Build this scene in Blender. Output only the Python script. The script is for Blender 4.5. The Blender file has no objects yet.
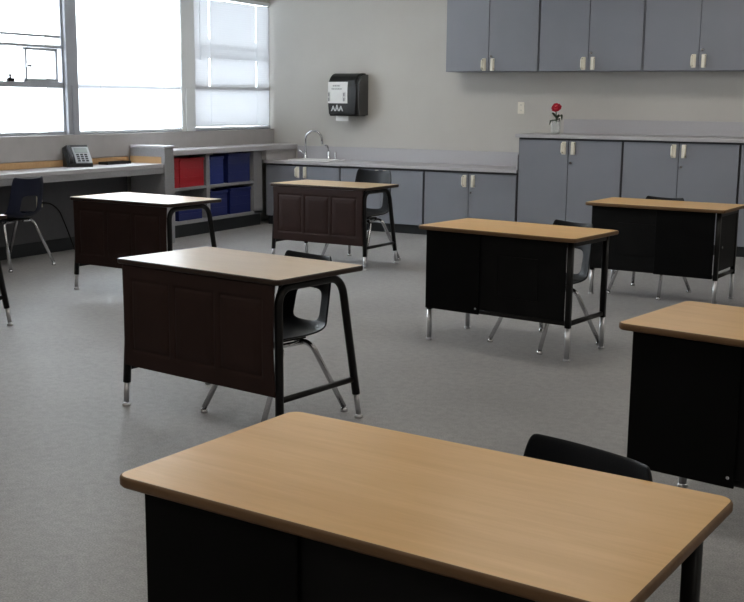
import bpy, bmesh, math, random
from mathutils import Vector, Matrix
random.seed(7)
S = bpy.context.scene
C = S.collection
PI = math.pi
R = math.radians

# ------------------------------------------------------------------ materials
def new_mat(name):
    m = bpy.data.materials.new(name); m.use_nodes = True
    nt = m.node_tree
    return m, nt, nt.nodes['Principled BSDF']

def plain(name, col, rough=0.5, metal=0.0, spec=0.5, var=0.0, scale=20.0, bump=0.0, bscale=200.0):
    m, nt, b = new_mat(name)
    b.inputs['Base Color'].default_value = (*col, 1)
    b.inputs['Roughness'].default_value = rough
    b.inputs['Metallic'].default_value = metal
    b.inputs['Specular IOR Level'].default_value = spec
    tc = nt.nodes.new('ShaderNodeTexCoord')
    if var:
        n = nt.nodes.new('ShaderNodeTexNoise'); n.inputs['Scale'].default_value = scale
        n.inputs['Detail'].default_value = 4
        r = nt.nodes.new('ShaderNodeValToRGB')
        r.color_ramp.elements[0].position = .3; r.color_ramp.elements[1].position = .7
        r.color_ramp.elements[0].color = (*[c*(1-var) for c in col], 1)
        r.color_ramp.elements[1].color = (*[min(1, c*(1+var)) for c in col], 1)
        nt.links.new(tc.outputs['Object'], n.inputs['Vector'])
        nt.links.new(n.outputs['Fac'], r.inputs['Fac'])
        nt.links.new(r.outputs['Color'], b.inputs['Base Color'])
    if bump:
        n2 = nt.nodes.new('ShaderNodeTexNoise'); n2.inputs['Scale'].default_value = bscale
        n2.inputs['Detail'].default_value = 3
        bp = nt.nodes.new('ShaderNodeBump'); bp.inputs['Strength'].default_value = bump
        bp.inputs['Distance'].default_value = .004
        nt.links.new(tc.outputs['Object'], n2.inputs['Vector'])
        nt.links.new(n2.outputs['Fac'], bp.inputs['Height'])
        nt.links.new(bp.outputs['Normal'], b.inputs['Normal'])
    return m

def wood(name, c1, c2, rough, spec=0.5, coat=0.0):
    """flat-sawn oak laminate: long streaks along X with soft cathedral figure"""
    m, nt, b = new_mat(name)
    L = nt.links.new
    tc = nt.nodes.new('ShaderNodeTexCoord')
    oi = nt.nodes.new('ShaderNodeObjectInfo')
    mul = nt.nodes.new('ShaderNodeMath'); mul.operation = 'MULTIPLY'; mul.inputs[1].default_value = 37.0
    add = nt.nodes.new('ShaderNodeVectorMath'); add.operation = 'ADD'
    L(oi.outputs['Random'], mul.inputs[0]); L(tc.outputs['Object'], add.inputs[0]); L(mul.outputs[0], add.inputs[1])
    mp = nt.nodes.new('ShaderNodeMapping'); mp.inputs['Scale'].default_value = (1.6, 26, 8)
    L(add.outputs[0], mp.inputs['Vector'])
    n = nt.nodes.new('ShaderNodeTexNoise'); n.inputs['Scale'].default_value = 3.2; n.inputs['Detail'].default_value = 6
    n.inputs['Roughness'].default_value = .65; n.inputs['Distortion'].default_value = .35
    L(mp.outputs[0], n.inputs['Vector'])
    mp2 = nt.nodes.new('ShaderNodeMapping'); mp2.inputs['Scale'].default_value = (.9, 5.5, 3)
    L(add.outputs[0], mp2.inputs['Vector'])
    n2 = nt.nodes.new('ShaderNodeTexNoise'); n2.inputs['Scale'].default_value = 1.6; n2.inputs['Detail'].default_value = 2
    n2.inputs['Distortion'].default_value = 1.2
    L(mp2.outputs[0], n2.inputs['Vector'])
    mx = nt.nodes.new('ShaderNodeMix'); mx.data_type = 'FLOAT'; mx.inputs[0].default_value = .5
    L(n.outputs['Fac'], mx.inputs[2]); L(n2.outputs['Fac'], mx.inputs[3])
    r = nt.nodes.new('ShaderNodeValToRGB')
    r.color_ramp.elements[0].position = .36; r.color_ramp.elements[1].position = .62
    r.color_ramp.elements[0].color = (*c2, 1); r.color_ramp.elements[1].color = (*c1, 1)
    L(mx.outputs[0], r.inputs['Fac']); L(r.outputs['Color'], b.inputs['Base Color'])
    b.inputs['Roughness'].default_value = rough
    b.inputs['Specular IOR Level'].default_value = spec
    return m

OAK = wood('oak_laminate', (.72, .445, .175), (.63, .37, .13), .30, .35)
OAK_EDGE = wood('oak_edge', (.17, .095, .045), (.115, .062, .028), .5, .3)
MAPLE = wood('pale_laminate', (.56, .41, .25), (.49, .345, .20), .33, .85)
BROWN_EDGE = plain('brown_edge', (.03, .017, .012), .45, spec=.3)
BROWN_PANEL = plain('brown_plastic', (.027, .0145, .0125), .52, spec=.12, var=.12, scale=6)
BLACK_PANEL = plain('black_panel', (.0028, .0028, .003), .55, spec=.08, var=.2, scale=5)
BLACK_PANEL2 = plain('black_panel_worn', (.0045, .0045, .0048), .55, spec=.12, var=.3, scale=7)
FOOT = plain('dull_chrome', (.56, .56, .58), .32, metal=1.0)
BLACK_METAL = plain('black_metal', (.006, .0056, .0056), .40, spec=.25)
CHROME = plain('chrome', (.62, .62, .64), .18, metal=1.0, var=.08, scale=30)
CHAIR = plain('charcoal_plastic', (.0115, .013, .0165), .45, spec=.16, bump=.15, bscale=300)
NAVY = plain('navy_plastic', (.008, .0105, .027), .42, spec=.25, bump=.15, bscale=300)
CAB = plain('blue_grey_laminate', (.218, .228, .262), .42, spec=.4, var=.03, scale=3)
CABIN = plain('cabinet_reveal', (.035, .037, .043), .6)
COUNTER = plain('grey_laminate', (.43, .42, .44), .38, spec=.45, var=.05, scale=140)
COUNTER_EDGE = plain('grey_laminate_edge', (.27, .27, .28), .45, var=.06, scale=60)
KICK = plain('rubber_kick', (.012, .015, .018), .5)
CREAM = plain('cream_plastic', (.80, .76, .66), .4)
WALL = plain('painted_wall', (.50, .483, .452), .7, spec=.25, var=.025, scale=2.5, bump=.06, bscale=120)
CEIL = plain('ceiling_tile', (.70, .69, .66), .85, var=.06, scale=60)
FRAME = plain('window_frame', (.36, .38, .42), .45, var=.03)
FRAME_W = plain('window_frame_pale', (.72, .75, .77), .45)
SILLBOX = plain('grey_sill_panel', (.40, .385, .38), .55, var=.04, scale=8)
WOODSTRIP = wood('wood_strip', (.58, .37, .19), (.50, .30, .14), .45)
SHADEPANEL = plain('shaded_grey_panel', (.07, .07, .078), .6, var=.05)
RED = plain('red_bin_plastic', (.42, .010, .018), .38)
BLUE = plain('blue_bin_plastic', (.014, .030, .20), .38)
BLUE_DK = plain('dark_blue_bin_plastic', (.010, .017, .115), .40)
DISP = plain('smoked_black_plastic', (.007, .0075, .0075), .42, spec=.3)
DISP_SIDE = plain('smoked_grey_plastic', (.05, .05, .05), .4)
PAPER = plain('white_paper', (.78, .78, .77), .7, var=.02)
INK = plain('grey_ink', (.30, .30, .31), .7)
INKW = plain('white_print', (.62, .62, .62), .5)
STEEL = plain('sink_steel', (.80, .80, .80), .28, metal=.6)
PETAL = plain('red_petal', (.50, .010, .035), .55, var=.25, scale=60)
PETALC = plain('pink_centre', (.75, .18, .20), .6)
LEAF = plain('green_leaf', (.035, .07, .03), .5, var=.2, scale=50)
PHONE = plain('phone_black', (.012, .012, .014), .4)
PHONE_G = plain('phone_grey', (.42, .44, .47), .4)
SCREEN = plain('phone_screen', (.30, .34, .33), .2)

def floor_mat():
    m, nt, b = new_mat('grey_carpet_floor')
    L = nt.links.new
    tc = nt.nodes.new('ShaderNodeTexCoord')
    n1 = nt.nodes.new('ShaderNodeTexNoise'); n1.inputs['Scale'].default_value = 170; n1.inputs['Detail'].default_value = 3
    n2 = nt.nodes.new('ShaderNodeTexNoise'); n2.inputs['Scale'].default_value = 1.1; n2.inputs['Detail'].default_value = 5
    n3 = nt.nodes.new('ShaderNodeTexNoise'); n3.inputs['Scale'].default_value = 26; n3.inputs['Detail'].default_value = 5
    for n in (n1, n2, n3): L(tc.outputs['Object'], n.inputs['Vector'])
    r1 = nt.nodes.new('ShaderNodeValToRGB')
    r1.color_ramp.elements[0].position = .28; r1.color_ramp.elements[1].position = .72
    r1.color_ramp.elements[0].color = (.212, .209, .207, 1); r1.color_ramp.elements[1].color = (.395, .39, .386, 1)
    L(n1.outputs['Fac'], r1.inputs['Fac'])
    r2 = nt.nodes.new('ShaderNodeValToRGB')
    r2.color_ramp.elements[0].position = .35; r2.color_ramp.elements[1].position = .65
    r2.color_ramp.elements[0].color = (.88, .88, .88, 1); r2.color_ramp.elements[1].color = (1, 1, 1, 1)
    L(n2.outputs['Fac'], r2.inputs['Fac'])
    r3 = nt.nodes.new('ShaderNodeValToRGB')
    r3.color_ramp.elements[0].position = .35; r3.color_ramp.elements[1].position = .62
    r3.color_ramp.elements[0].color = (.86, .86, .87, 1); r3.color_ramp.elements[1].color = (1, 1, 1, 1)
    L(n3.outputs['Fac'], r3.inputs['Fac'])
    def mult(a, c):
        mx = nt.nodes.new('ShaderNodeMix'); mx.data_type = 'RGBA'; mx.blend_type = 'MULTIPLY'; mx.inputs[0].default_value = 1
        L(a, mx.inputs[6]); L(c, mx.inputs[7]); return mx.outputs[2]
    L(mult(mult(r1.outputs['Color'], r2.outputs['Color']), r3.outputs['Color']), b.inputs['Base Color'])
    b.inputs['Roughness'].default_value = .52
    b.inputs['Specular IOR Level'].default_value = .35
    bp = nt.nodes.new('ShaderNodeBump'); bp.inputs['Strength'].default_value = .25; bp.inputs['Distance'].default_value = .003
    L(n1.outputs['Fac'], bp.inputs['Height']); L(bp.outputs['Normal'], b.inputs['Normal'])
    return m
FLOOR = floor_mat()
ENAMEL = plain('white_enamel', (.80, .80, .79), .25)

def glass_mat(name, tint, gloss):
    m = bpy.data.materials.new(name); m.use_nodes = True
    nt = m.node_tree; nt.nodes.clear(); L = nt.links.new
    o = nt.nodes.new('ShaderNodeOutputMaterial')
    t = nt.nodes.new('ShaderNodeBsdfTransparent'); t.inputs['Color'].default_value = (*tint, 1)
    g = nt.nodes.new('ShaderNodeBsdfGlossy'); g.inputs['Roughness'].default_value = .03
    f = nt.nodes.new('ShaderNodeFresnel'); f.inputs['IOR'].default_value = 1.45
    mu = nt.nodes.new('ShaderNodeMath'); mu.operation = 'MULTIPLY'; mu.inputs[1].default_value = gloss
    mx = nt.nodes.new('ShaderNodeMixShader')
    L(f.outputs[0], mu.inputs[0]); L(mu.outputs[0], mx.inputs[0]); L(t.outputs[0], mx.inputs[1]); L(g.outputs[0], mx.inputs[2])
    L(mx.outputs[0], o.inputs['Surface'])
    return m
GLASS = glass_mat('clear_glass', (.97, .98, .98), .8)
VASEGLASS = glass_mat('vase_glass', (.96, .98, .98), 1.6)

def pale_glass(name):
    m, nt, b = new_mat(name)
    b.inputs['Base Color'].default_value = (.80, .84, .83, 1); b.inputs['Roughness'].default_value = .15
    b.inputs['Alpha'].default_value = .30
    return m
VASEGLASS = pale_glass('pale_vase_glass')

def blind_mat(name, col, trans):
    m = bpy.data.materials.new(name); m.use_nodes = True
    nt = m.node_tree; nt.nodes.clear(); L = nt.links.new
    o = nt.nodes.new('ShaderNodeOutputMaterial')
    d = nt.nodes.new('ShaderNodeBsdfDiffuse'); d.inputs['Color'].default_value = (*col, 1)
    t = nt.nodes.new('ShaderNodeBsdfTranslucent'); t.inputs['Color'].default_value = (*col, 1)
    mx = nt.nodes.new('ShaderNodeMixShader'); mx.inputs[0].default_value = trans
    L(d.outputs[0], mx.inputs[1]); L(t.outputs[0], mx.inputs[2]); L(mx.outputs[0], o.inputs['Surface'])
    return m
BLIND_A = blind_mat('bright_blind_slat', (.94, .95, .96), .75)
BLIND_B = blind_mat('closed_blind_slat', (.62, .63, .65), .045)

# ------------------------------------------------------------------ mesh helpers
def obj(name, bm, mats, parent=None, smooth=False, loc=None):
    me = bpy.data.meshes.new(name)
    bmesh.ops.recalc_face_normals(bm, faces=bm.faces[:])
    bm.to_mesh(me); bm.free()
    for m in (mats if isinstance(mats, (list, tuple)) else [mats]): me.materials.append(m)
    if smooth:
        for p in me.polygons: p.use_smooth = True
    o = bpy.data.objects.new(name, me); C.objects.link(o)
    if parent is not None: o.parent = parent
    if loc is not None: o.location = loc
    return o

def box(bm, x0, x1, y0, y1, z0, z1, bev=0.0, mat=0, seg=2):
    b = bmesh.new() if bev else bm
    vs = [b.verts.new((x, y, z)) for x in (x0, x1) for y in (y0, y1) for z in (z0, z1)]
    fs = []
    for idx in ((0,1,3,2), (4,6,7,5), (0,4,5,1), (2,3,7,6), (0,2,6,4), (1,5,7,3)):
        f = b.faces.new([vs[i] for i in idx]); f.material_index = mat; fs.append(f)
    if bev:
        bmesh.ops.bevel(b, geom=b.edges[:], offset=bev, segments=seg, affect='EDGES', profile=.5)
        for f in b.faces: f.material_index = mat
        merge(bm, b)
    return bm

def merge(dst, src, M=None):
    mp = {}
    for v in src.verts:
        mp[v] = dst.verts.new(M @ v.co if M is not None else v.co)
    for f in src.faces:
        try:
            nf = dst.faces.new([mp[v] for v in f.verts]); nf.material_index = f.material_index; nf.smooth = f.smooth
        except ValueError: pass
    src.free()

def B(*a, **k):
    bm = bmesh.new(); box(bm, *a, **k); return bm

def tube(bm, pts, r, n=12, mat=0, cap=True, squash=None, r1=None):
    """sweep a circle (or a rounded square) along a list of points"""
    pts = [Vector(p) for p in pts]
    rings = []; N = len(pts)
    up0 = None
    for i, p in enumerate(pts):
        if i == 0: d = pts[1] - pts[0]
        elif i == N-1: d = pts[-1] - pts[-2]
        else: d = (pts[i+1]-p).normalized() + (p-pts[i-1]).normalized()
        d.normalize()
        if up0 is None:
            a = Vector((1, 0, 0)) if abs(d.x) < .8 else Vector((0, 1, 0))
            u = (a - d*a.dot(d)).normalized()
        else:
            u = (up0 - d*up0.dot(d)).normalized()
        up0 = u; w = d.cross(u)
        rr = r if r1 is None else r + (r1-r)*i/(N-1)
        ring = []
        for k in range(n):
            t = 2*PI*k/n
            cx, cy = math.cos(t), math.sin(t)
            if squash:
                e = squash
                cx = math.copysign(abs(cx)**e, cx); cy = math.copysign(abs(cy)**e, cy)
            ring.append(bm.verts.new(p + u*cx*rr + w*cy*rr))
        rings.append(ring)
    for a, b in zip(rings, rings[1:]):
        for k in range(n):
            f = bm.faces.new((a[k], a[(k+1) % n], b[(k+1) % n], b[k])); f.material_index = mat; f.smooth = True
    if cap:
        f = bm.faces.new(rings[0][::-1]); f.material_index = mat
        f = bm.faces.new(rings[-1]); f.material_index = mat
    return bm

def T(*a, **k):
    bm = bmesh.new(); tube(bm, *a, **k); return bm

def rounded_path(pts, rad, seg=6):
    pts = [Vector(p) for p in pts]; out = [pts[0]]
    for i in range(1, len(pts)-1):
        p = pts[i]; a = (pts[i-1]-p); b = (pts[i+1]-p)
        r = min(rad, a.length*.45, b.length*.45)
        A = p + a.normalized()*r; Bq = p + b.normalized()*r
        for k in range(seg+1):
            t = k/seg
            out.append(A*(1-t)**2 + p*2*t*(1-t) + Bq*t**2)
    out.append(pts[-1]); return out

def lathe(bm, prof, n=24, c=(0, 0, 0), mat=0):
    rings = []
    for r, z in prof:
        rings.append([bm.verts.new((c[0]+r*math.cos(2*PI*k/n), c[1]+r*math.sin(2*PI*k/n), c[2]+z)) for k in range(n)])
    for a, b in zip(rings, rings[1:]):
        for k in range(n):
            f = bm.faces.new((a[k], a[(k+1) % n], b[(k+1) % n], b[k])); f.material_index = mat; f.smooth = True
    f = bm.faces.new(rings[0][::-1]); f.material_index = mat
    f = bm.faces.new(rings[-1]); f.material_index = mat
    return bm

def rounded_slab(W, D, z0, z1, rad, edge_bev, seg=6):
    """table top: rounded corners, eased edge; slot 0 faces up, slot 1 the edge"""
    bm = bmesh.new(); ring = []
    for cx, cy, a0 in ((W/2-rad, D/2-rad, 0), (-W/2+rad, D/2-rad, PI/2), (-W/2+rad, -D/2+rad, PI), (W/2-rad, -D/2+rad, 1.5*PI)):
        for k in range(seg+1):
            a = a0 + PI/2*k/seg
            ring.append((cx, cy, math.cos(a), math.sin(a)))
    prof = [(-edge_bev, z0), (0, z0+edge_bev), (0, z1-edge_bev), (-edge_bev*.3, z1-edge_bev*.3), (-edge_bev, z1)]
    rings = []
    for off, z in prof:
        rings.append([bm.verts.new((cx+c*(rad+off), cy+s*(rad+off), z)) for cx, cy, c, s in ring])
    n = len(ring)
    for j, (a, b) in enumerate(zip(rings, rings[1:])):
        for k in range(n):
            f = bm.faces.new((a[k], a[(k+1) % n], b[(k+1) % n], b[k])); f.material_index = 1
            f.smooth = True
    bm.faces.new(rings[-1]).material_index = 0
    bm.faces.new(rings[0][::-1]).material_index = 1
    return bm

def empty(name, loc, rz=0):
    o = bpy.data.objects.new(name, None); C.objects.link(o)
    o.location = loc; o.rotation_euler = (0, 0, rz); o.empty_display_size = .1
    return o

def tag(o, label, cat, group=None):
    o['label'] = label; o['category'] = cat
    if group: o['group'] = group
    return o

def thing(name, label, cat, loc=(0, 0, 0), rz=0, group=None):
    return tag(empty(name, loc, rz), label, cat, group)

def struct(name, bm, mats, parent=None, smooth=False):
    o = obj(name, bm, mats, parent, smooth)
    if parent is None: o['kind'] = 'structure'
    return o

def dup(root, loc, rz, label, group=None, scale=None):
    r = root.copy(); C.objects.link(r); r.location = loc; r.rotation_euler = (0, 0, rz)
    r['label'] = label
    if group: r['group'] = group
    if scale: r.scale = (scale,)*3
    for ch in list(root.children):
        c = ch.copy(); C.objects.link(c); c.parent = r
        for g in list(ch.children):
            d = g.copy(); C.objects.link(d); d.parent = c
    return r

# ------------------------------------------------------------------ room numbers
XW, YB, XR, YF, ZC = -7.58, 11.50, 3.2, -2.6, 2.95     # window wall, back wall, right wall, wall behind, ceiling
SILL, HEAD = 1.09, 2.565
WIN = [(9.97, 11.47), (8.16, 9.755), (6.44, 8.03)]

struct('floor', B(XW-.3, XR+.2, YF-.2, YB+.2, -.12, 0), FLOOR)
struct('ceiling', B(XW-.3, XR+.2, YF-.2, YB+.2, ZC, ZC+.12), CEIL)
struct('wall_back', B(XW-.3, XR+.2, YB, YB+.2, 0, ZC), WALL)
struct('wall_right', B(XR, XR+.2, YF, YB, 0, ZC), WALL)
struct('wall_front', B(XW-.3, XR+.2, YF-.2, YF, 0, ZC), WALL)
bm = bmesh.new()
box(bm, XW-.22, XW, YF, YB, 0, SILL); box(bm, XW-.22, XW, YF, YB, HEAD, ZC)
edges = sorted(WIN)
y = YF
for a, b in edges:
    box(bm, XW-.22, XW, y, a, SILL, HEAD); y = b
box(bm, XW-.22, XW, y, YB, SILL, HEAD)
struct('wall_left', bm, WALL)

def window(i, a, b, op):
    fr = bmesh.new()
    x0, x1 = XW-.05, XW+.012
    t = .03
    box(fr, x0, x1, a, a+t, SILL, HEAD, .004); box(fr, x0, x1, b-t, b, SILL, HEAD, .004)
    box(fr, x0, x1, a+t, b-t, SILL, SILL+t, .004); box(fr, x0, x1, a+t, b-t, HEAD-t, HEAD, .004)
    box(fr, x0-.005, x1+.01, a+t, b-t, 1.522, 1.572, .004)           # heavy middle rail
    box(fr, x0, x1, a+t, b-t, 1.880, 1.905, .004)
    box(fr, x0+.01, x1-.01, a+t, b-t, 1.975, 1.995, .004)
    w = obj('window_%d' % i, fr, FRAME); w['kind'] = 'structure'
    g = bmesh.new()
    for z0, z1 in ((SILL+t, 1.522), (1.572, 1.88), (1.905, 1.975), (1.995, HEAD-t)):
        box(g, XW-.030, XW-.024, a+t, b-t, z0, z1)
    obj('glass', g, GLASS, w)
    if op:     # sliding sash in the middle light, with its catch and crank
        s = bmesh.new()
        c0, c1 = b-.50, b-.10
        for q in (c0, c1-.022): box(s, x1-.02, x1+.012, q, q+.022, 1.572, 1.875, .003)
        box(s, x1-.02, x1+.012, c0, c1, 1.853, 1.875, .003); box(s, x1-.02, x1+.012, c0, c1, 1.572, 1.60, .003)
        sh = obj('sash', s, FRAME, w)
        h = bmesh.new(); box(h, x1+.012, x1+.04, c0, c0+.05, 1.70, 1.725, .004)
        obj('catch', h, FRAME, sh)
        h = bmesh.new(); box(h, x1+.005, x1+.03, c0-.23, c0-.15, 1.572, 1.60, .004); box(h, x1+.01, x1+.022, c0-.205, c0-.185, 1.60, 1.64, .003)
        obj('latch', h, BLACK_METAL, w)
    return w
for i, (a, b) in enumerate(WIN): window(i+1, a, b, i == 2)

# mullion posts between the windows (metal cover strips on the piers)
for k, ((a, b), (a2, b2)) in enumerate(zip(edges, edges[1:])):
    bm = bmesh.new()
    m0, m1 = b-.01, a2+.01
    box(bm, XW, XW+.05, m0, m1, SILL-.0, HEAD, .006)
    box(bm, XW+.05, XW+.065, m0+.055, m1-.055, SILL, 1.55, .004)
    struct('trim_%d' % (k+1), bm, FRAME if k < 1 else FRAME_W)

# grey boxed sill panel under the windows and the wood strip below it
struct('trim_sill', B(XW, XW+.075, YF, YB, .86, SILL, .006), SILLBOX)
struct('sky_blocker_exterior', B(XW-1.25, XW-.22, YF, YB+.6, 2.70, 2.85), FRAME_W)  # unseen overhang added to block high sky and dim the upper blinds
struct('trim_wood', B(XW, XW+.082, YF, 8.82, .80, .858, .004), WOODSTRIP)
struct('baseboard_back', B(-.70, XR, YB-.015, YB, 0, .11), KICK)
struct('baseboard_left', B(XW, XW+.02, YF, 8.82, 0, .12), KICK)

# ------------------------------------------------------------------ blinds
def blind(name, label, a, b, ztop, zbot, matl, tilt, pitch=.0245, gap=False):
    r = thing(name, label, 'blind', (XW+.034, (a+b)/2, zbot), 0, 'venetian blinds on the windows')
    n = int((ztop-.04-zbot-.03)/pitch)
    s = bmesh.new(); hw = (b-a)/2; w2 = .0140
    for i in range(n):
        z = .03 + pitch*(i+.5)
        c, sn = math.cos(tilt)*w2, math.sin(tilt)*w2
        gp = .011 if gap and (z > .98 or .47 < z < .80) else 0    # open cord slots let the daylight through
        for ya, yb in ((-hw, -hw*.62-gp), (-hw*.62+gp, hw*.62-gp), (hw*.62+gp, hw)) if gp else ((-hw, hw),):
            prev = None
            for k in range(4):     # slightly crowned slat
                t = -1 + 2*k/3
                x = t*c + (1-t*t)*.0016*sn/w2; zz = z + t*sn + (1-t*t)*.0016
                cur = (s.verts.new((x, ya, zz)), s.verts.new((x, yb, zz)))
                if prev: s.faces.new((prev[0], prev[1], cur[1], cur[0]))
                prev = cur
    obj('slats', s, matl, r, True)
    obj('head_rail', B(-.02, .02, -hw, hw, ztop-zbot-.04, ztop-zbot, .003), FRAME_W, r)
    obj('bottom_rail', B(-.014, .014, -hw, hw, 0, .022, .004), FRAME_W, r)
    for yy in (-hw*.62, hw*.62):
        obj('ladder_cord', T([(0.016, yy, .01), (.016, yy, ztop-zbot-.03)], .0018, 6), FRAME_W, r)
    obj('wand', T([(0.03, -hw*.9, .75), (.03, -hw*.9, ztop-zbot-.03)], .004, 8), FRAME_W, r)
    return r
blind('window_blind', 'closed grey venetian blind on the window next to the back wall', 9.985, 11.455, HEAD-.005, 1.105, BLIND_B, 1.25, gap=True)
blind('window_blind', 'bright white venetian blind glowing on the window left of the grey one', 8.175, 9.74, HEAD-.005, 1.10, BLIND_A, 1.05)

# ------------------------------------------------------------------ window counter, divider, bookcase
XC = -7.07
wc = thing('window_counter', 'long grey counter running along the window wall below the sill', 'counter', ((XW+XC)/2, 6, .0))
d = (XC-XW)/2
obj('worktop', B(-d+.085, d, YF-6+.05, 8.83-6, .762, .80, .005), COUNTER, wc)
obj('apron', B(d-.03, d-.002, YF-6+.05, 8.83-6, .705, .7615), COUNTER_EDGE, wc)
obj('back_panel', B(-d+.022, -d+.045, YF-6+.05, 8.83-6, .125, .761), SHADEPANEL, wc)  # sheet coloured dark to carry the wall's shade below the counter
for yy in (-3.2, -1.2): obj('bracket', B(-d+.046, d-.04, yy, yy+.03, .62, .761), SHADEPANEL, wc)

dv = thing('divider_panel', 'pale grey upright divider panel at the end of the window counter', 'panel', (-7.28, 8.905, 0))
obj('panel', B(-.215, .225, -.07, .07, 0, .95, .006), COUNTER_EDGE, dv)
obj('cap', B(-.215, .235, -.075, .075, .9505, .975, .006), COUNTER, dv)
obj('wood_strip', B(-.21, .18, -.077, -.0705, .80, .865), WOODSTRIP, dv)

XS = -7.26
bk = thing('bookcase', 'low grey cubby bookcase under the window holding red and blue bins', 'bookcase', (XS, 9.95, 0))
y0, y1 = 8.985-9.95, 10.86-9.95
bm = bmesh.new()
dep = XW-XS+.08
box(bm, dep, 0, y0, y0+.255, .14, .86)            # near stile
box(bm, dep, 0, y1-.17, y1, .14, .86)            # far stile
box(bm, dep, 0, 9.79-9.95, 9.85-9.95, .17, .86)  # centre upright
box(bm, dep, 0, y0, y1, .135, .172)
box(bm, dep, -.003, y0+.255, y1-.17, .492, .522)
box(bm, dep, dep+.012, y0, y1, .13, .86)
obj('body', bm, COUNTER_EDGE, bk)
obj('base', B(dep, -.03, y0, y1, 0, .134), KICK, bk)
lt = bmesh.new(); box(lt, dep+.002, .085, y0, YB-9.95-.002, .862, .918, .008)
obj('ledge', lt, COUNTER, bk)
obj('corner_block', B(dep+.08, .06, y1+.002, YB-9.95-.004, .748, .861), SILLBOX, bk)

def make_bin(mat, w, h, dpt):
    """open storage bin standing with its front towards +x; origin under its middle"""
    bm = bmesh.new(); t = .006
    box(bm, -dpt, 0, -w/2, w/2, 0, t)
    box(bm, -t, 0, -w/2, w/2, t, h); box(bm, -dpt, -dpt+t, -w/2, w/2, t, h)
    box(bm, -dpt+t, -t, -w/2, -w/2+t, t, h); box(bm, -dpt+t, -t, w/2-t, w/2, t, h)
    for z in (h*.30, h*.62): box(bm, 0, .004, -w/2+.012, w/2-.012, z, z+.012)
    return bm
def put_bin(label, mat, y, z, w, h, group):
    r = thing('storage_bin', label, 'bin', (XS-.015, y, z), 0, group)
    obj('tub', make_bin(mat, w, h, .20), mat, r)
    lip = bmesh.new()
    box(lip, -.003, .011, -w/2-.002, w/2+.002, h-.03, h, .003)
    obj('rim', lip, mat, r)
G = 'storage bins in the bookcase'
put_bin('narrow red storage bin at the left end of the upper bookcase shelf', RED, 9.290, .5225, .088, .31, G)
put_bin('wide red storage bin on the upper bookcase shelf', RED, 9.555, .5225, .41, .30, G)
put_bin('blue storage bin next to the red bins on the upper bookcase shelf', BLUE, 9.995, .5225, .25, .30, G)
put_bin('dark blue storage bin at the far right end of the upper bookcase shelf', BLUE_DK, 10.42, .5225, .42, .32, G)
put_bin('blue storage bin at the left of the lower bookcase shelf below the red bins', BLUE_DK, 9.52, .1725, .40, .20, G)
put_bin('dark blue storage bin in the middle of the lower bookcase shelf', BLUE_DK, 10.03, .1725, .31, .275, G)
put_bin('blue storage bin at the far right end of the lower bookcase shelf', BLUE_DK, 10.44, .1725, .40, .285, G)

# ------------------------------------------------------------------ base and wall cabinets
YC = 10.92         # cabinet face
def pull_handle(parent, x, y, z, flip):
    """cream plastic pull: an oval plate with a D-shaped grip"""
    bm = bmesh.new()
    box(bm, -.022, .022, -.007, 0, -.064, .064, .006)
    tube(bm, rounded_path([(.014*flip, -.004, -.048), (.014*flip, -.034, -.040), (.014*flip, -.034, .040), (.014*flip, -.004, .048)], .02), .010, 8)
    return obj('handle', bm, CREAM, parent, loc=(x, y, z))
def lock(parent, x, y, z):
    bm = bmesh.new(); tube(bm, [(0, 0, 0), (0, -.012, 0)], .013, 14); tube(bm, [(0, -.012, 0), (0, -.015, 0)], .008, 10)
    return obj('lock', bm, CHROME, parent, loc=(x, y, z))
def cabinet(name, label, cat, x0, x1, xm, yf, yb, z0, z1, hz, lz, group, kick):
    """two-door laminate cabinet, origin under its middle"""
    xc = (x0+x1)/2
    r = thing(name, label, cat, (xc, yf, 0), 0, group)
    g = .007
    bm = bmesh.new(); a0, a1 = x0-xc+.001, x1-xc-.001; bk_y = yb-yf-.002
    box(bm, a0, a0+.018, .021, bk_y, z0, z1); box(bm, a1-.018, a1, .021, bk_y, z0, z1)
    box(bm, a0+.018, a1-.018, .021, bk_y, z0, z0+.018); box(bm, a0+.018, a1-.018, bk_y-.012, bk_y, z0+.018, z1)
    box(bm, a0+.018, a1-.018, .021, .06, z1-.04, z1); box(bm, xm-xc-.012, xm-xc+.012, .021, .04, z0+.018, z1-.04)
    if not kick: box(bm, a0+.018, a1-.018, .06, bk_y-.012, z1-.018, z1)
    obj('body', bm, [CAB] if not kick else [CABIN], r)
    for a, b, s in ((x0+.011, xm-.0035, -1), (xm+.0035, x1-.011, 1)):
        dm = bmesh.new(); box(dm, a-xc, b-xc, 0, .02, z0+(.0 if kick else .004), z1-.016, .002)
        dr = obj('door', dm, CAB, r)
        if hz:
            pull_handle(dr, xm-xc+s*.048, -.0005, hz, s)
            if s == 1: lock(dr, xm-xc+.03, -.0005, lz)
    if kick: obj('kick_plate', B(x0-xc+.001, x1-xc-.001, .06, .08, 0, z0-.001), KICK, r)
    return r
G1 = 'low base cabinets along the back wall'
cabinet('base_cabinet', 'low blue grey base cabinet under the sink', 'cabinet', -7.255, -6.257, -6.765, YC, YB, .105, .705, .622, .50, G1, True)
cabinet('base_cabinet', 'low blue grey base cabinet between the sink cabinet and the lowest right one', 'cabinet', -6.257, -5.216, -5.74, YC, YB, .105, .705, .622, .50, G1, True)
cabinet('base_cabinet', 'low blue grey base cabinet touching the left side of the tall cabinets', 'cabinet', -5.216, -4.150, -4.69, YC, YB, .105, .705, .608, .488, G1, True)
G2 = 'tall base cabinets along the back wall'
cabinet('tall_base_cabinet', 'tall blue grey base cabinet standing below the red flower', 'cabinet', -4.148, -3.06, -3.612, YC, YB, .105, 1.075, .983, .835, G2, True)
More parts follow.
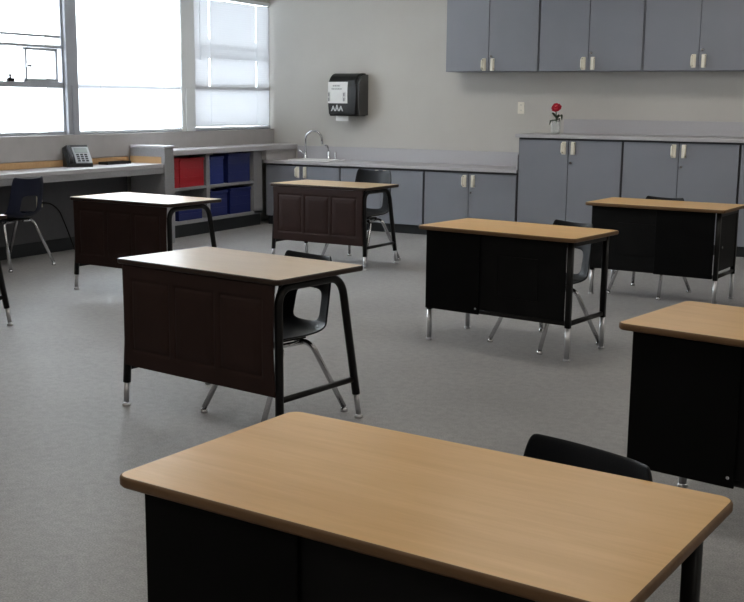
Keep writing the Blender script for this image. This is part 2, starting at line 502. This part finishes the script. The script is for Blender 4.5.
cabinet('tall_base_cabinet', 'tall blue grey base cabinet behind the far right desk', 'cabinet', -3.06, -1.942, -2.512, YC, YB, .105, 1.075, .983, .835, G2, True)
cabinet('tall_base_cabinet', 'tall blue grey base cabinet cut by the right edge of the photo', 'cabinet', -1.942, -.84, -1.39, YC, YB, .105, 1.075, .983, .835, G2, True)
G3 = 'wall cabinets above the counters'
YU = 11.17
cabinet('wall_cabinet', 'blue grey wall cabinet at the left end of the upper row', 'cabinet', -5.105, -4.053, -4.607, YU, YB, 1.748, ZC-.002, 1.82, 1.905, G3, False)
cabinet('wall_cabinet', 'middle blue grey wall cabinet above the outlet and red flower', 'cabinet', -4.053, -2.972, -3.525, YU, YB, 1.748, ZC-.002, 1.825, 1.925, G3, False)
cabinet('wall_cabinet', 'blue grey wall cabinet cut by the right edge of the photo', 'cabinet', -2.972, -1.86, -2.43, YU, YB, 1.748, ZC-.002, 1.84, 1.945, G3, False)

lc = thing('countertop', 'low grey countertop with backsplash holding the sink', 'countertop', (-5.7, 11.2, .71), 0)
bm = bmesh.new()      # slab with a hole for the basin
hx0, hx1, hy0, hy1 = -1.30, -.79, -.14, .16
box(bm, -1.558, hx0, -.31, YB-11.2-.002, .004, .036); box(bm, hx1, 1.548, -.31, YB-11.2-.002, .004, .036)
box(bm, hx0, hx1, -.31, hy0, .004, .036); box(bm, hx0, hx1, hy1, YB-11.2-.002, .004, .036)
obj('slab', bm, COUNTER, lc)
obj('backsplash', B(-1.465, 1.548, YB-11.2-.02, YB-11.2-.002, .037, .19, .003), COUNTER, lc)
obj('end_splash', B(1.530, 1.548, -.27, YB-11.2-.022, .037, .19, .003), COUNTER, lc)
tc_ = thing('countertop', 'tall grey countertop with backsplash under the red flower vase', 'countertop', (-2.5, 11.2, 1.078), 0)
obj('slab', B(-1.675, 1.66, -.31, YB-11.2-.002, .0, .036, .004), COUNTER, tc_)
obj('backsplash', B(-1.36, 1.66, YB-11.2-.02, YB-11.2-.002, .037, .185, .003), COUNTER, tc_)

# sink, faucet and soap pump
sk = thing('sink', 'white sink basin let into the low countertop', 'sink', (-6.745, 11.21, .747), 0)
bm = bmesh.new()
for a in ((-.275, .275, -.17, -.125, 0, .012), (-.275, .275, .125, .19, 0, .012), (-.275, -.24, -.125, .125, 0, .012), (.24, .275, -.125, .125, 0, .012)): box(bm, *a)
obj('rim', bm, ENAMEL, sk)
bm = bmesh.new()
box(bm, -.245, -.24, -.13, .13, -.16, -.001); box(bm, .24, .245, -.13, .13, -.16, -.001)
box(bm, -.24, .24, -.13, -.125, -.16, -.001); box(bm, -.24, .24, .125, .13, -.16, -.001); box(bm, -.24, .24, -.13, .13, -.165, -.16)
obj('basin', bm, ENAMEL, sk)
fc = thing('faucet', 'chrome gooseneck faucet with lever handle on the sink', 'faucet', (-6.98, 11.365, .7595), .25)
bm = bmesh.new(); lathe(bm, [(.03, 0), (.03, .012), (.021, .02), (.019, .05), (.013, .06)], 16); obj('base', bm, CHROME, fc, True)
pts = [(0, 0, .05), (0, 0, .22)] + [(.10-.10*math.cos(a), 0, .22+.10*math.sin(a)) for a in [PI*k/12 for k in range(1, 13)]] + [(.205, 0, .165)]
obj('spout', T(pts, .0125, 12), CHROME, fc)
bm = bmesh.new(); tube(bm, [(0, 0, .05), (-.045, -.015, .075), (-.085, -.02, .10)], .013, 10); lathe(bm, [(.018, .03), (.02, .05), (.016, .07)], 12)
obj('lever', bm, CHROME, fc)
sp = thing('soap_pump', 'small chrome soap pump at the right of the faucet', 'soap dispenser', (-6.66, 11.36, .7595), .3)
bm = bmesh.new(); lathe(bm, [(.024, 0), (.024, .01), (.014, .02), (.013, .085), (.010, .09)], 14); obj('base', bm, CHROME, sp, True)
bm = bmesh.new(); tube(bm, rounded_path([(0, 0, .088), (-.012, 0, .155), (-.05, -.015, .16)], .02), .010, 10); obj('nozzle', bm, CHROME, sp)
sp = thing('water_tap', 'short chrome tap at the right end of the sink', 'tap', (-6.575, 11.37, .7595), .3)
bm = bmesh.new(); lathe(bm, [(.02, 0), (.02, .01), (.013, .018), (.012, .07), (.006, .085)], 14); obj('body', bm, CHROME, sp, True)

# ------------------------------------------------------------------ towel dispenser, outlets
td = thing('towel_dispenser', 'black paper towel dispenser with white notice on the back wall', 'dispenser', (-6.40, YB, 1.26), 0)
def extr_x(bm, prof, x0, x1, mat=0):
    a = [bm.verts.new((x0, p, q)) for p, q in prof]; b = [bm.verts.new((x1, p, q)) for p, q in prof]
    n = len(prof)
    bm.faces.new(a[::-1]).material_index = mat; bm.faces.new(b).material_index = mat
    for i in range(n): bm.faces.new((a[i], a[(i+1) % n], b[(i+1) % n], b[i])).material_index = mat
prof = [(-.002, .0), (-.235, .0), (-.25, .02), (-.262, .20), (-.26, .33), (-.247, .40), (-.215, .445), (-.165, .472), (-.10, .482), (-.002, .482)]
bm = bmesh.new(); extr_x(bm, prof, -.205, .165)
bmesh.ops.bevel(bm, geom=[e for e in bm.edges if abs(e.verts[0].co.x-e.verts[1].co.x) < 1e-6], offset=.018, segments=3, affect='EDGES')
obj('cover', bm, DISP, td)
bm = bmesh.new(); extr_x(bm, [(-.003, .008), (-.215, .008), (-.235, .2), (-.228, .36), (-.17, .44), (-.08, .468), (-.003, .468)], .16, .183)
obj('mounting_plate', B(-.19, .15, -.0025, -.0005, .02, .46), DISP_SIDE, td)
obj('back_shell', bm, DISP_SIDE, td)
def sheet_on_front(x0, x1, z0, z1, off, mat, name, par):
    """a thin sheet lying on the curved cover front"""
    def yy(z):
        pr = [(z_, y_) for y_, z_ in prof[1:7]]
        for (za, ya), (zb, yb) in zip(pr, pr[1:]):
            if za <= z <= zb: return ya+(yb-ya)*(z-za)/(zb-za+1e-9)
        return pr[-1][1]
    s = bmesh.new(); N = 6; rows = []
    for k in range(N+1):
        z = z0+(z1-z0)*k/N
        rows.append([s.verts.new((x, yy(z)-off-o, z)) for x in (x0, x1) for o in (0, .0012)])
    for a, b in zip(rows, rows[1:]):
        for i, j in ((0, 2), (2, 3), (3, 1), (1, 0)): s.faces.new((a[i], a[j], b[j], b[i]))
    s.faces.new((rows[0][0], rows[0][1], rows[0][3], rows[0][2])); s.faces.new((rows[-1][0], rows[-1][2], rows[-1][3], rows[-1][1]))
    return obj(name, s, mat, par)
nt_ = sheet_on_front(-.203, .055, .142, .382, .002, PAPER, 'notice', td)
def ink_line(par, x0, x1, z0, z1, mat, name, seed, yoff):
    rng = random.Random(seed); s = bmesh.new(); x = x0
    while x < x1:
        w = rng.uniform(.012, .02); h = z1-z0
        for q in range(2):
            zz = z0+h*(q*.55)
            box(s, x, min(x+w, x1), yoff-.0035, yoff-.0015, zz, zz+h*.35)
        box(s, x, x+.004, yoff-.0035, yoff-.0015, z0, z1)
        x += w+.006
    return obj(name, s, mat, par)
ink_line(nt_, -.135, -.045, .330, .348, INK, 'lettering', 2, -.2625)
ink_line(nt_, -.15, -.02, .296, .312, INK, 'lettering', 3, -.2645)
ink_line(nt_, -.195, -.172, .165, .27, INK, 'side_print', 4, -.2665)
ink_line(nt_, .0, .028, .165, .27, INK, 'side_print', 5, -.2665)
# white pictogram under the notice: three pointed strokes side by side
s = bmesh.new()
for cx, w, z1 in ((-.135, .050, .108), (-.085, .046, .120), (-.034, .052, .108)):
    for sg in (-1, 1):
        v = [(cx+sg*w*.55, .055), (cx+sg*w*.30, .055), (cx, z1-.012), (cx, z1+.006), (cx+sg*w*.1, z1+.006)]
        a = [s.verts.new((p, -.2582, q)) for p, q in v]; b = [s.verts.new((p, -.2535, q)) for p, q in v]
        s.faces.new(a); s.faces.new(b[::-1])
        for i in range(5): s.faces.new((a[i], a[(i+1) % 5], b[(i+1) % 5], b[i]))
    box(s, cx-w*.3, cx+w*.3, -.2582, -.2545, .075, .083)
obj('pictogram', s, INKW, td)
obj('paper_towel', B(-.13, .03, -.20, -.195, -.055, .01), PAPER, td)

def wall_outlet(label, loc, rz, group=None):
    r = thing('wall_outlet', label, 'outlet', loc, rz, group)
    obj('plate', B(-.038, .038, -.008, 0, -.062, .062, .004), CREAM, r)
    for z in (-.028, .028):
        bm = bmesh.new(); box(bm, -.017, .017, -.011, -.0082, z-.018, z+.018, .001)
        rc = obj('socket', bm, CREAM, r)
        bm = bmesh.new()
        for x in (-.008, .006): box(bm, x, x+.003, -.0125, -.0112, z-.004, z+.010)
        obj('slots', bm, INK, rc)
    return r
wall_outlet('cream power outlet on the back wall below the cabinets', (-4.348, YB-.0005, 1.373), 0)
wall_outlet('pale power outlet under the window counter behind the navy chair', (XW+.0462, 7.60, .50), PI/2)
pc = tag(obj('power_cord', T(rounded_path([(XW+.06, 7.62, .48), (XW+.10, 7.70, .47), (XW+.12, 7.78, .40), (XW+.13, 7.87, .20), (XW+.15, 7.93, .02)], .06), .007, 8), BLACK_METAL), 'black power cord hanging from the outlet under the window counter', 'cord')

# ------------------------------------------------------------------ flower vase
vz = thing('flower_vase', 'clear glass vase with one red flower on the tall counter', 'vase', (-3.845, 11.18, 1.1145), 0)
bm = bmesh.new(); lathe(bm, [(.040, 0), (.046, .006), (.050, .07), (.044, .12), (.048, .135), (.044, .135), (.040, .12), (.045, .07), (.040, .01)], 24)
obj('glass_body', bm, VASEGLASS, vz, True)
bm = bmesh.new(); tube(bm, [(0, 0, .012), (.006, 0, .12), (.0, -.005, .24)], .005, 8)
obj('stem', bm, LEAF, vz)
def leaf(pts, w):
    s = bmesh.new(); pts = [Vector(p) for p in pts]; prev = None; n = len(pts)
    for i, p in enumerate(pts):
        q = 2.0*w*math.sin(PI*(i+.25)/(n-.5)); cur = [s.verts.new(p+Vector((0, -q, .25*q))), s.verts.new(p+Vector((0, 0, -.2*q))), s.verts.new(p+Vector((0, q, .25*q)))]
        if prev:
            s.faces.new((prev[0], prev[1], cur[1], cur[0])); s.faces.new((prev[1], prev[2], cur[2], cur[1]))
        prev = cur
    bmesh.ops.solidify(s, geom=s.faces[:], thickness=.002)
    return s
for pts, w in (([(0, 0, .14), (.02, 0, .17), (.045, 0, .19), (.06, 0, .175), (.068, -.01, .14)], .026), ([(0, 0, .16), (-.015, -.01, .185), (-.028, -.02, .205), (-.04, -.02, .215)], .022), ([(0, 0, .12), (.02, -.03, .145), (.045, -.045, .155), (.06, -.05, .135)], .024), ([(0, 0, .12), (-.02, .0, .14), (-.055, .0, .13), (-.066, 0, .09)], .016)):
    obj('leaf', leaf(pts, w), LEAF, vz, True)
fl = obj('flower', lathe(bmesh.new(), [(.004, .235), (.016, .245), (.022, .262), (.018, .285), (.006, .29)], 12), PETALC, vz, True)
rngf = random.Random(3)
s = bmesh.new()
for ring, (nn, rad, zz, tiltp) in enumerate(((9, .030, .268, .5), (8, .024, .280, .9), (6, .016, .290, 1.25))):
    for k in range(nn):
        a = 2*PI*k/nn + ring*.4
        p = bmesh.new(); bmesh.ops.create_uvsphere(p, u_segments=8, v_segments=5, radius=1)
        M = Matrix.Translation((0, 0, -.08)) @ Matrix.Diagonal((1.15, 1.15, 1.25, 1)) @ Matrix.Translation((rad*math.cos(a), rad*math.sin(a), zz)) @ Matrix.Rotation(a, 4, 'Z') @ Matrix.Rotation(-tiltp, 4, 'Y') @ Matrix.Diagonal((.022, .017, .005, 1))
        merge(s, p, M)
ctr = Vector((0, 0, .272))
Mf = Matrix.Translation(ctr) @ Matrix.Rotation(R(48), 4, 'X') @ Matrix.Rotation(R(25), 4, 'Z') @ Matrix.Translation(-ctr)
for v in s.verts: v.co = Mf @ v.co
obj('petals', s, PETAL, fl, True)

# ------------------------------------------------------------------ desk phone and tray on the window counter
ph = thing('desk_phone', 'black and grey desk phone on the window counter', 'phone', (-7.40, 7.97, .80), R(58))
bm = bmesh.new()
pr = [(-.11, 0), (.07, 0), (.10, .19), (.075, .195), (-.11, .03)]
a = [bm.verts.new((-.12, p, q)) for p, q in pr]; b = [bm.verts.new((.12, p, q)) for p, q in pr]
bm.faces.new(a); bm.faces.new(b)
for i in range(5): bm.faces.new((a[i], a[(i+1) % 5], b[(i+1) % 5], b[i]))
obj('body', bm, PHONE, ph)
sl = math.atan2(.165, .185)
def onslope(x0, x1, t0, t1, h, bev=.003):
    q = bmesh.new(); box(q, x0, x1, t0, t1, 0.001, h, bev)
    M = Matrix.Translation((0, -.11, .03)) @ Matrix.Rotation(sl, 4, 'X')
    r = bmesh.new(); merge(r, q, M); return r
fp = obj('face_plate', onslope(-.035, .118, .005, .215, .010), PHONE_G, ph)
obj('display', onslope(-.02, .10, .135, .20, .014), SCREEN, fp)
k = bmesh.new()
for i in range(4):
    for j in range(3):
        q = bmesh.new(); box(q, -.015+.038*j, .012+.038*j, .02+.027*i, .038+.027*i, .010, .014, .002)
        merge(k, q, Matrix.Translation((0, -.11, .03)) @ Matrix.Rotation(sl, 4, 'X'))
obj('keypad', k, PHONE, fp)
hs = bmesh.new()
q = bmesh.new(); tube(q, rounded_path([(-.08, .01, .012), (-.08, .02, .045), (-.08, .18, .045), (-.08, .205, .012)], .03), .019, 10, squash=.7)
merge(hs, q, Matrix.Translation((0, -.11, .03)) @ Matrix.Rotation(sl, 4, 'X'))
obj('handset', hs, PHONE, ph)
bt = thing('pen_tray', 'flat black tray lying on the window counter beside the phone', 'tray', (-7.40, 8.50, .80), 0)
bm = bmesh.new(); box(bm, -.06, .06, -.17, .17, 0.0005, .008); 
for aa in ((-.06, -.054, -.17, .17), (.054, .06, -.17, .17), (-.054, .054, -.17, -.164), (-.054, .054, .164, .17)): box(bm, *aa, .008, .026)
obj('tray_body', bm, PHONE, bt)

# ------------------------------------------------------------------ chairs
def make_chair(label, mat, loc, rz, group, drop=0.0):
    """plastic shell school chair: front towards -y, back towards +y; seat .41, back top .73"""
    r = thing('school_chair', label, 'chair', loc, rz, group)
    prof = [(-.215, .392), (-.195, .408), (-.13, .412), (-.05, .405), (.04, .400), (.11, .402), (.155, .414), (.185, .445), (.198, .485), (.207, .53), (.217, .58), (.229, .635), (.243, .69), (.252, .722)]
    prof = [(y, z-drop*(1-.75*max(0, (z-.41)/.32))) for y, z in prof]
    wid = [.185, .195, .20, .203, .203, .198, .192, .186, .182, .179, .175, .171, .165, .150]
    curl = [.004, .010, .014, .018, .024, .030, .036, .040, .040, .038, .036, .037, .040, .044]
    U = [-1, -.9, -.74, -.47, 0, .47, .74, .9, 1]
    bm = bmesh.new(); rows = []
    for i, (y, z) in enumerate(prof):
        p0 = Vector(prof[max(0, i-1)]); p1 = Vector(prof[min(len(prof)-1, i+1)])
        d = (p1-p0).normalized(); nrm = Vector((-d.y, d.x))     # towards the sitter
        row = []
        for u in U:
            k = curl[i]*abs(u)**2.5*1.3
            row.append(bm.verts.new((wid[i]*u, y+nrm.x*k, z+nrm.y*k)))
        rows.append(row)
    for i in range(len(rows)-1):
        for j in range(len(U)-1):
            if i in (7, 8, 9) and 3 <= j <= 4: continue          # opening in the lower back
            bm.faces.new((rows[i][j], rows[i][j+1], rows[i+1][j+1], rows[i+1][j]))
    sh = obj('seat_shell', bm, mat, r, True)
    so = sh.modifiers.new('thick', 'SOLIDIFY'); so.thickness = .009; so.offset = 0
    sb = sh.modifiers.new('smooth', 'SUBSURF'); sb.levels = 2; sb.render_levels = 2
    # two bent tube legs in front and two behind, each with a glide
    for sx in (-1, 1):
        for (yt, yf, xf) in ((-.10, -.27, .205), (.07, .205, .235)):
            pts = rounded_path([(sx*.05, yt, .375-drop), (sx*.155, yt, .375-drop), (sx*xf, yf, .022)], .045)
            lg = obj('leg', T(pts, .0125, 12), CHROME, r)
            g = bmesh.new(); lathe(g, [(.017, 0), (.018, .005), (.016, .012), (.013, .02)], 12, (sx*xf, yf, 0)); obj('glide', g, CHROME, lg)
    obj('under_plate', B(-.09, .09, -.13, .10, .384-drop, .392-drop, .002), BLACK_METAL, r)
    for sx in (-1, 1):
        obj('brace', T([(sx*.10, -.12, .372-drop), (sx*.10, .09, .372-drop)], .011, 10), CHROME, r)
    return r

# ------------------------------------------------------------------ desks
def oak_desk(label, loc, rz, group, split=-.10, side=False):
    """black framed desk, oak laminate top, black front panels, straight legs with chrome ends"""
    r = thing('student_desk', label, 'desk', loc, rz, group)
    W, D = 1.045, .578
    obj('tabletop', rounded_slab(W, D, .677, .70, .032, .005), [OAK, OAK_EDGE], r)
    for sx in (-1, 1):
        x = sx*.466
        for sy in (-1, 1):
            y = sy*.218
            lg = obj('leg', T([(x, y, .19), (x, y, .676)], .0165, 16, squash=.45), BLACK_METAL, r)
            ft = bmesh.new(); tube(ft, [(x, y, .012), (x, y, .189)], .0150, 14); lathe(ft, [(.018, 0), (.020, .004), (.019, .010), (.014, .014)], 14, (x, y, 0))
            obj('foot', ft, FOOT, lg)
        obj('side_rail', T([(x, -.199, .212), (x, .199, .212)], .013, 10, squash=.5), BLACK_METAL, r)
        obj('top_rail', B(x-.014, x+.014, -.199, .199, .645, .676), BLACK_METAL, r)
    obj('front_rail', T([(-.448, -.218, .214), (.448, -.218, .214)], .013, 10, squash=.5), BLACK_METAL, r)
    # front panel: a plain leaf and a slightly set back leaf with a shallow raised square
    plain_leaf = (-.478, split) if not side else (split, .449)
    set_back = (split-.02, .449) if not side else (-.478, split+.02)
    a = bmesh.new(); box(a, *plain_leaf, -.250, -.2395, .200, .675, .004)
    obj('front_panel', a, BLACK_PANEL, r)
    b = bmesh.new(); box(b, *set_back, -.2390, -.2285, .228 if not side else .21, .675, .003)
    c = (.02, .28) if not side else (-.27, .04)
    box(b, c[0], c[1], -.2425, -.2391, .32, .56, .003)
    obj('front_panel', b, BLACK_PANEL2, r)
    if side:
        obj('side_panel', B(.4675, .4745, -.197, .197, .25, .644, .002), BLACK_PANEL2, r)
        q = bmesh.new(); tube(q, [(.4745, -.13, .42), (.4795, -.13, .42)], .010, 10); obj('rivet', q, CHROME, r)
    else:
        q = bmesh.new(); tube(q, [(-.12, -.2505, .235), (-.12, -.2535, .235)], .006, 10); obj('rivet', q, CHROME, r)
    return r

def brown_desk(label, loc, rz, group):
    """dark brown panelled desk on bent tube frames with chrome feet"""
    r = thing('student_desk', label, 'desk', loc, rz, group)
    W, D, H = 1.004, .58, .703
    obj('tabletop', rounded_slab(W, D, H-.024, H, .022, .005), [MAPLE, BROWN_EDGE], r)
    for sx in (-1, 1):
        x = sx*.458
        f0, f1 = Vector((x+sx*.028, -.264, .02)), Vector((x+sx*.028, .272, .02))
        pts = [f0, (x, -.238, H-.043), (x, .175, H-.043), f1]
        path = rounded_path(pts, .085, 8)
        # cut the tube where the chrome ends begin
        def cut(p, q, z): t = (z-p.z)/(q.z-p.z); return p+(q-p)*t
        path[0] = cut(path[0], path[1], .115); path[-1] = cut(path[-1], path[-2], .115)
        fr = obj('leg_frame', T(path, .0185, 14), BLACK_METAL, r)
        for f, c in ((f0, path[0]), (f1, path[-1])):
            g = bmesh.new(); tube(g, [f, c], .0135, 12); lathe(g, [(.018, 0), (.020, .004), (.018, .010), (.012, .016)], 12, (f.x, f.y, 0))
            obj('foot', g, FOOT, fr)
        ya, yb = -.2555, .251
        obj('stretcher', T([(x+sx*.020, ya, .185), (x+sx*.020, yb, .185)], .012, 10, squash=.6), BLACK_METAL, r)
    # moulded front panel, slightly bowed, with three framed fields
    w = .471; z0, z1 = .205, .677
    bm = bmesh.new(); NX, NZ = 150, 72; yb = -.279
    def prof(x, z):
        d = 0
        for cx in (-.282, 0.0, .282):
            ax, az = abs(x-cx), abs(z-.447)
            hx, hz = .124, .165
            e = max(ax-hx, az-hz)          # negative inside the field
            if abs(e+.004) < .010: d -= .0055*(1-abs(e+.004)/.010)
            elif e <= -.016: d += .003*min(1, (-e-.016)/.03)
        return d
    rows = []
    for j in range(NZ+1):
        z = z0+(z1-z0)*j/NZ
        row = []
        for i in range(NX+1):
            t = -1+2*i/NX
            ww = w - .008*math.sin(PI*(z-z0)/(z1-z0))
            x = t*ww + .004
            row.append(bm.verts.new((x, yb-prof(x, z)-.004*math.sin(PI*(z-z0)/(z1-z0)), z)))
        rows.append(row)
    for j in range(NZ):
        for i in range(NX): bm.faces.new((rows[j][i], rows[j][i+1], rows[j+1][i+1], rows[j+1][i]))
    bmesh.ops.recalc_face_normals(bm, faces=bm.faces[:])
    o = obj('modesty_panel', bm, BROWN_PANEL, r, True)
    so = o.modifiers.new('thick', 'SOLIDIFY'); so.thickness = .008; so.offset = 0
    return r

def at(desk, lx, ly):
    (x, y), t = desk
    return (x+lx*math.cos(t)-ly*math.sin(t), y+lx*math.sin(t)+ly*math.cos(t), 0)
D1 = ((-.881, 1.844), R(-5.4)); D2 = ((-5.42, 6.55), R(-4.8)); D3 = ((-2.903, 4.145), R(-9.2)); D4 = ((-5.0, 8.629), R(-3))
D5 = ((-2.343, 6.197), R(-9.0)); D6 = ((-2.001, 8.361), R(-5.0)); D7 = ((-.447, 3.825), R(-10.8)); D8 = ((-5.826, 4.845), R(-6))
def L3(d): return (d[0][0], d[0][1], 0)
GO, GB, GC = 'oak topped desks with black panels', 'brown panelled desks', 'charcoal school chairs'
oak = oak_desk('oak topped black desk closest to the camera across the photo bottom', L3(D1), D1[1], GO)
dup(oak, L3(D5), D5[1], 'oak topped black desk in the middle of the room with its open side showing')
dup(oak, L3(D7), D7[1], 'oak topped black desk cut by the right edge of the photo')
oak_desk('oak topped black desk farthest back, standing before the tall cabinets', L3(D6), D6[1], GO, split=.02, side=True)
br = brown_desk('brown panelled desk with three raised fields in the middle left', L3(D3), D3[1], GB)
dup(br, L3(D2), D2[1], 'brown desk with a white glaring top before the bookcase')
dup(br, L3(D4), D4[1], 'brown desk standing before the sink cabinets')
dup(br, L3(D8), D8[1], 'brown desk almost wholly cut by the left edge of the photo')

def chair_at(desk, lx, ly, dr): return at(desk, lx, ly), desk[1]+R(dr)
p, a = chair_at(D3, .115, .13, -6)
ch = make_chair('charcoal plastic chair tucked under the brown desk with raised fields', CHAIR, p, a, GC, .042)
p, a = chair_at(D5, .13, .165, -15)
dup(ch, p, a, 'charcoal plastic chair at the oak desk in the middle of the room')
p, a = chair_at(D6, -.135, .13, -6)
dup(ch, p, a, 'charcoal plastic chair behind the oak desk before the tall cabinets')
p, a = chair_at(D1, .15, .15, -15)
dup(ch, p, a, 'charcoal plastic chair behind the oak desk closest to the camera')
p, a = chair_at(D4, .155, .20, 0)
dup(ch, p, a, 'charcoal plastic chair at the brown desk before the sink cabinets', scale=1.13)
nv = make_chair('navy plastic chair at the window counter below the desk phone', NAVY, (-7.19, 6.93, 0), R(-90), 'navy chairs at the window counter')
nv.scale = (1.06,)*3
dup(nv, (-7.22, 6.22, 0), R(-90), 'navy chair at the window counter cut by the left edge of the photo')

# ------------------------------------------------------------------ light
LAMP = 5.4
w = bpy.data.worlds.new('World'); S.world = w; w.use_nodes = True
bg = w.node_tree.nodes['Background']
bg.inputs['Color'].default_value = (.88, .94, 1.0, 1); bg.inputs['Strength'].default_value = 16.0
for i, (a, b) in enumerate(WIN):
    l = bpy.data.lights.new('window_portal', 'AREA'); l.shape = 'RECTANGLE'; l.size = b-a; l.size_y = HEAD-SILL
    l.cycles.is_portal = True
    o = bpy.data.objects.new('window_portal', l); C.objects.link(o)
    o.location = (XW-.2, (a+b)/2, (SILL+HEAD)/2); o.rotation_euler = (PI/2, 0, -PI/2)

EMIT = bpy.data.materials.new('light_diffuser'); EMIT.use_nodes = True
nt = EMIT.node_tree; nt.nodes.clear()
e = nt.nodes.new('ShaderNodeEmission'); e.inputs['Color'].default_value = (1.0, .945, .86, 1); e.inputs['Strength'].default_value = LAMP
o_ = nt.nodes.new('ShaderNodeOutputMaterial'); nt.links.new(e.outputs[0], o_.inputs['Surface'])
for lx in (-5.6, -2.2, 1.2):
    for ly in (-.6, 2.8, 6.2, 9.6):
        bm = bmesh.new()
        for a in ((-.62, .62, -.32, -.30), (-.62, .62, .30, .32), (-.62, -.60, -.30, .30), (.60, .62, -.30, .30)): box(bm, *a, -.03, -.001)
        fx = obj('ceiling_light', bm, FRAME_W, None, False, (lx, ly, ZC)); fx['kind'] = 'structure'
        obj('diffuser', B(-.60, .60, -.30, .30, -.02, -.012), EMIT, fx)

# ------------------------------------------------------------------ camera
cam = bpy.data.cameras.new('Camera'); co = bpy.data.objects.new('Camera', cam); C.objects.link(co)
f, p, r, Hc, th = 1117.96957, .176266015, -.00977752693, 1.42215982, -.4906055
cam.sensor_fit = 'HORIZONTAL'; cam.sensor_width = 36; cam.lens = f/744*36; cam.clip_start = .05
X = Vector((1, 0, 0)); V = Vector((0, math.sin(p), math.cos(p))); F = Vector((0, math.cos(p), -math.sin(p)))
rt = X*math.cos(r) - V*math.sin(r); up = X*math.sin(r) + V*math.cos(r)
Rz = Matrix.Rotation(-th, 3, 'Z')
rt, up, bk_ = Rz @ rt, Rz @ up, Rz @ (-F)
co.matrix_world = Matrix(((rt.x, up.x, bk_.x, 0), (rt.y, up.y, bk_.y, 0), (rt.z, up.z, bk_.z, Hc), (0, 0, 0, 1)))
S.camera = co

S.cycles.max_bounces = 10; S.cycles.diffuse_bounces = 7; S.cycles.transparent_max_bounces = 12
S.cycles.use_denoising = True
S.view_settings.view_transform = 'Standard'; S.view_settings.look = 'None'
S.view_settings.gamma = 1; S.view_settings.use_curve_mapping = False
S.view_settings.exposure = 0.52
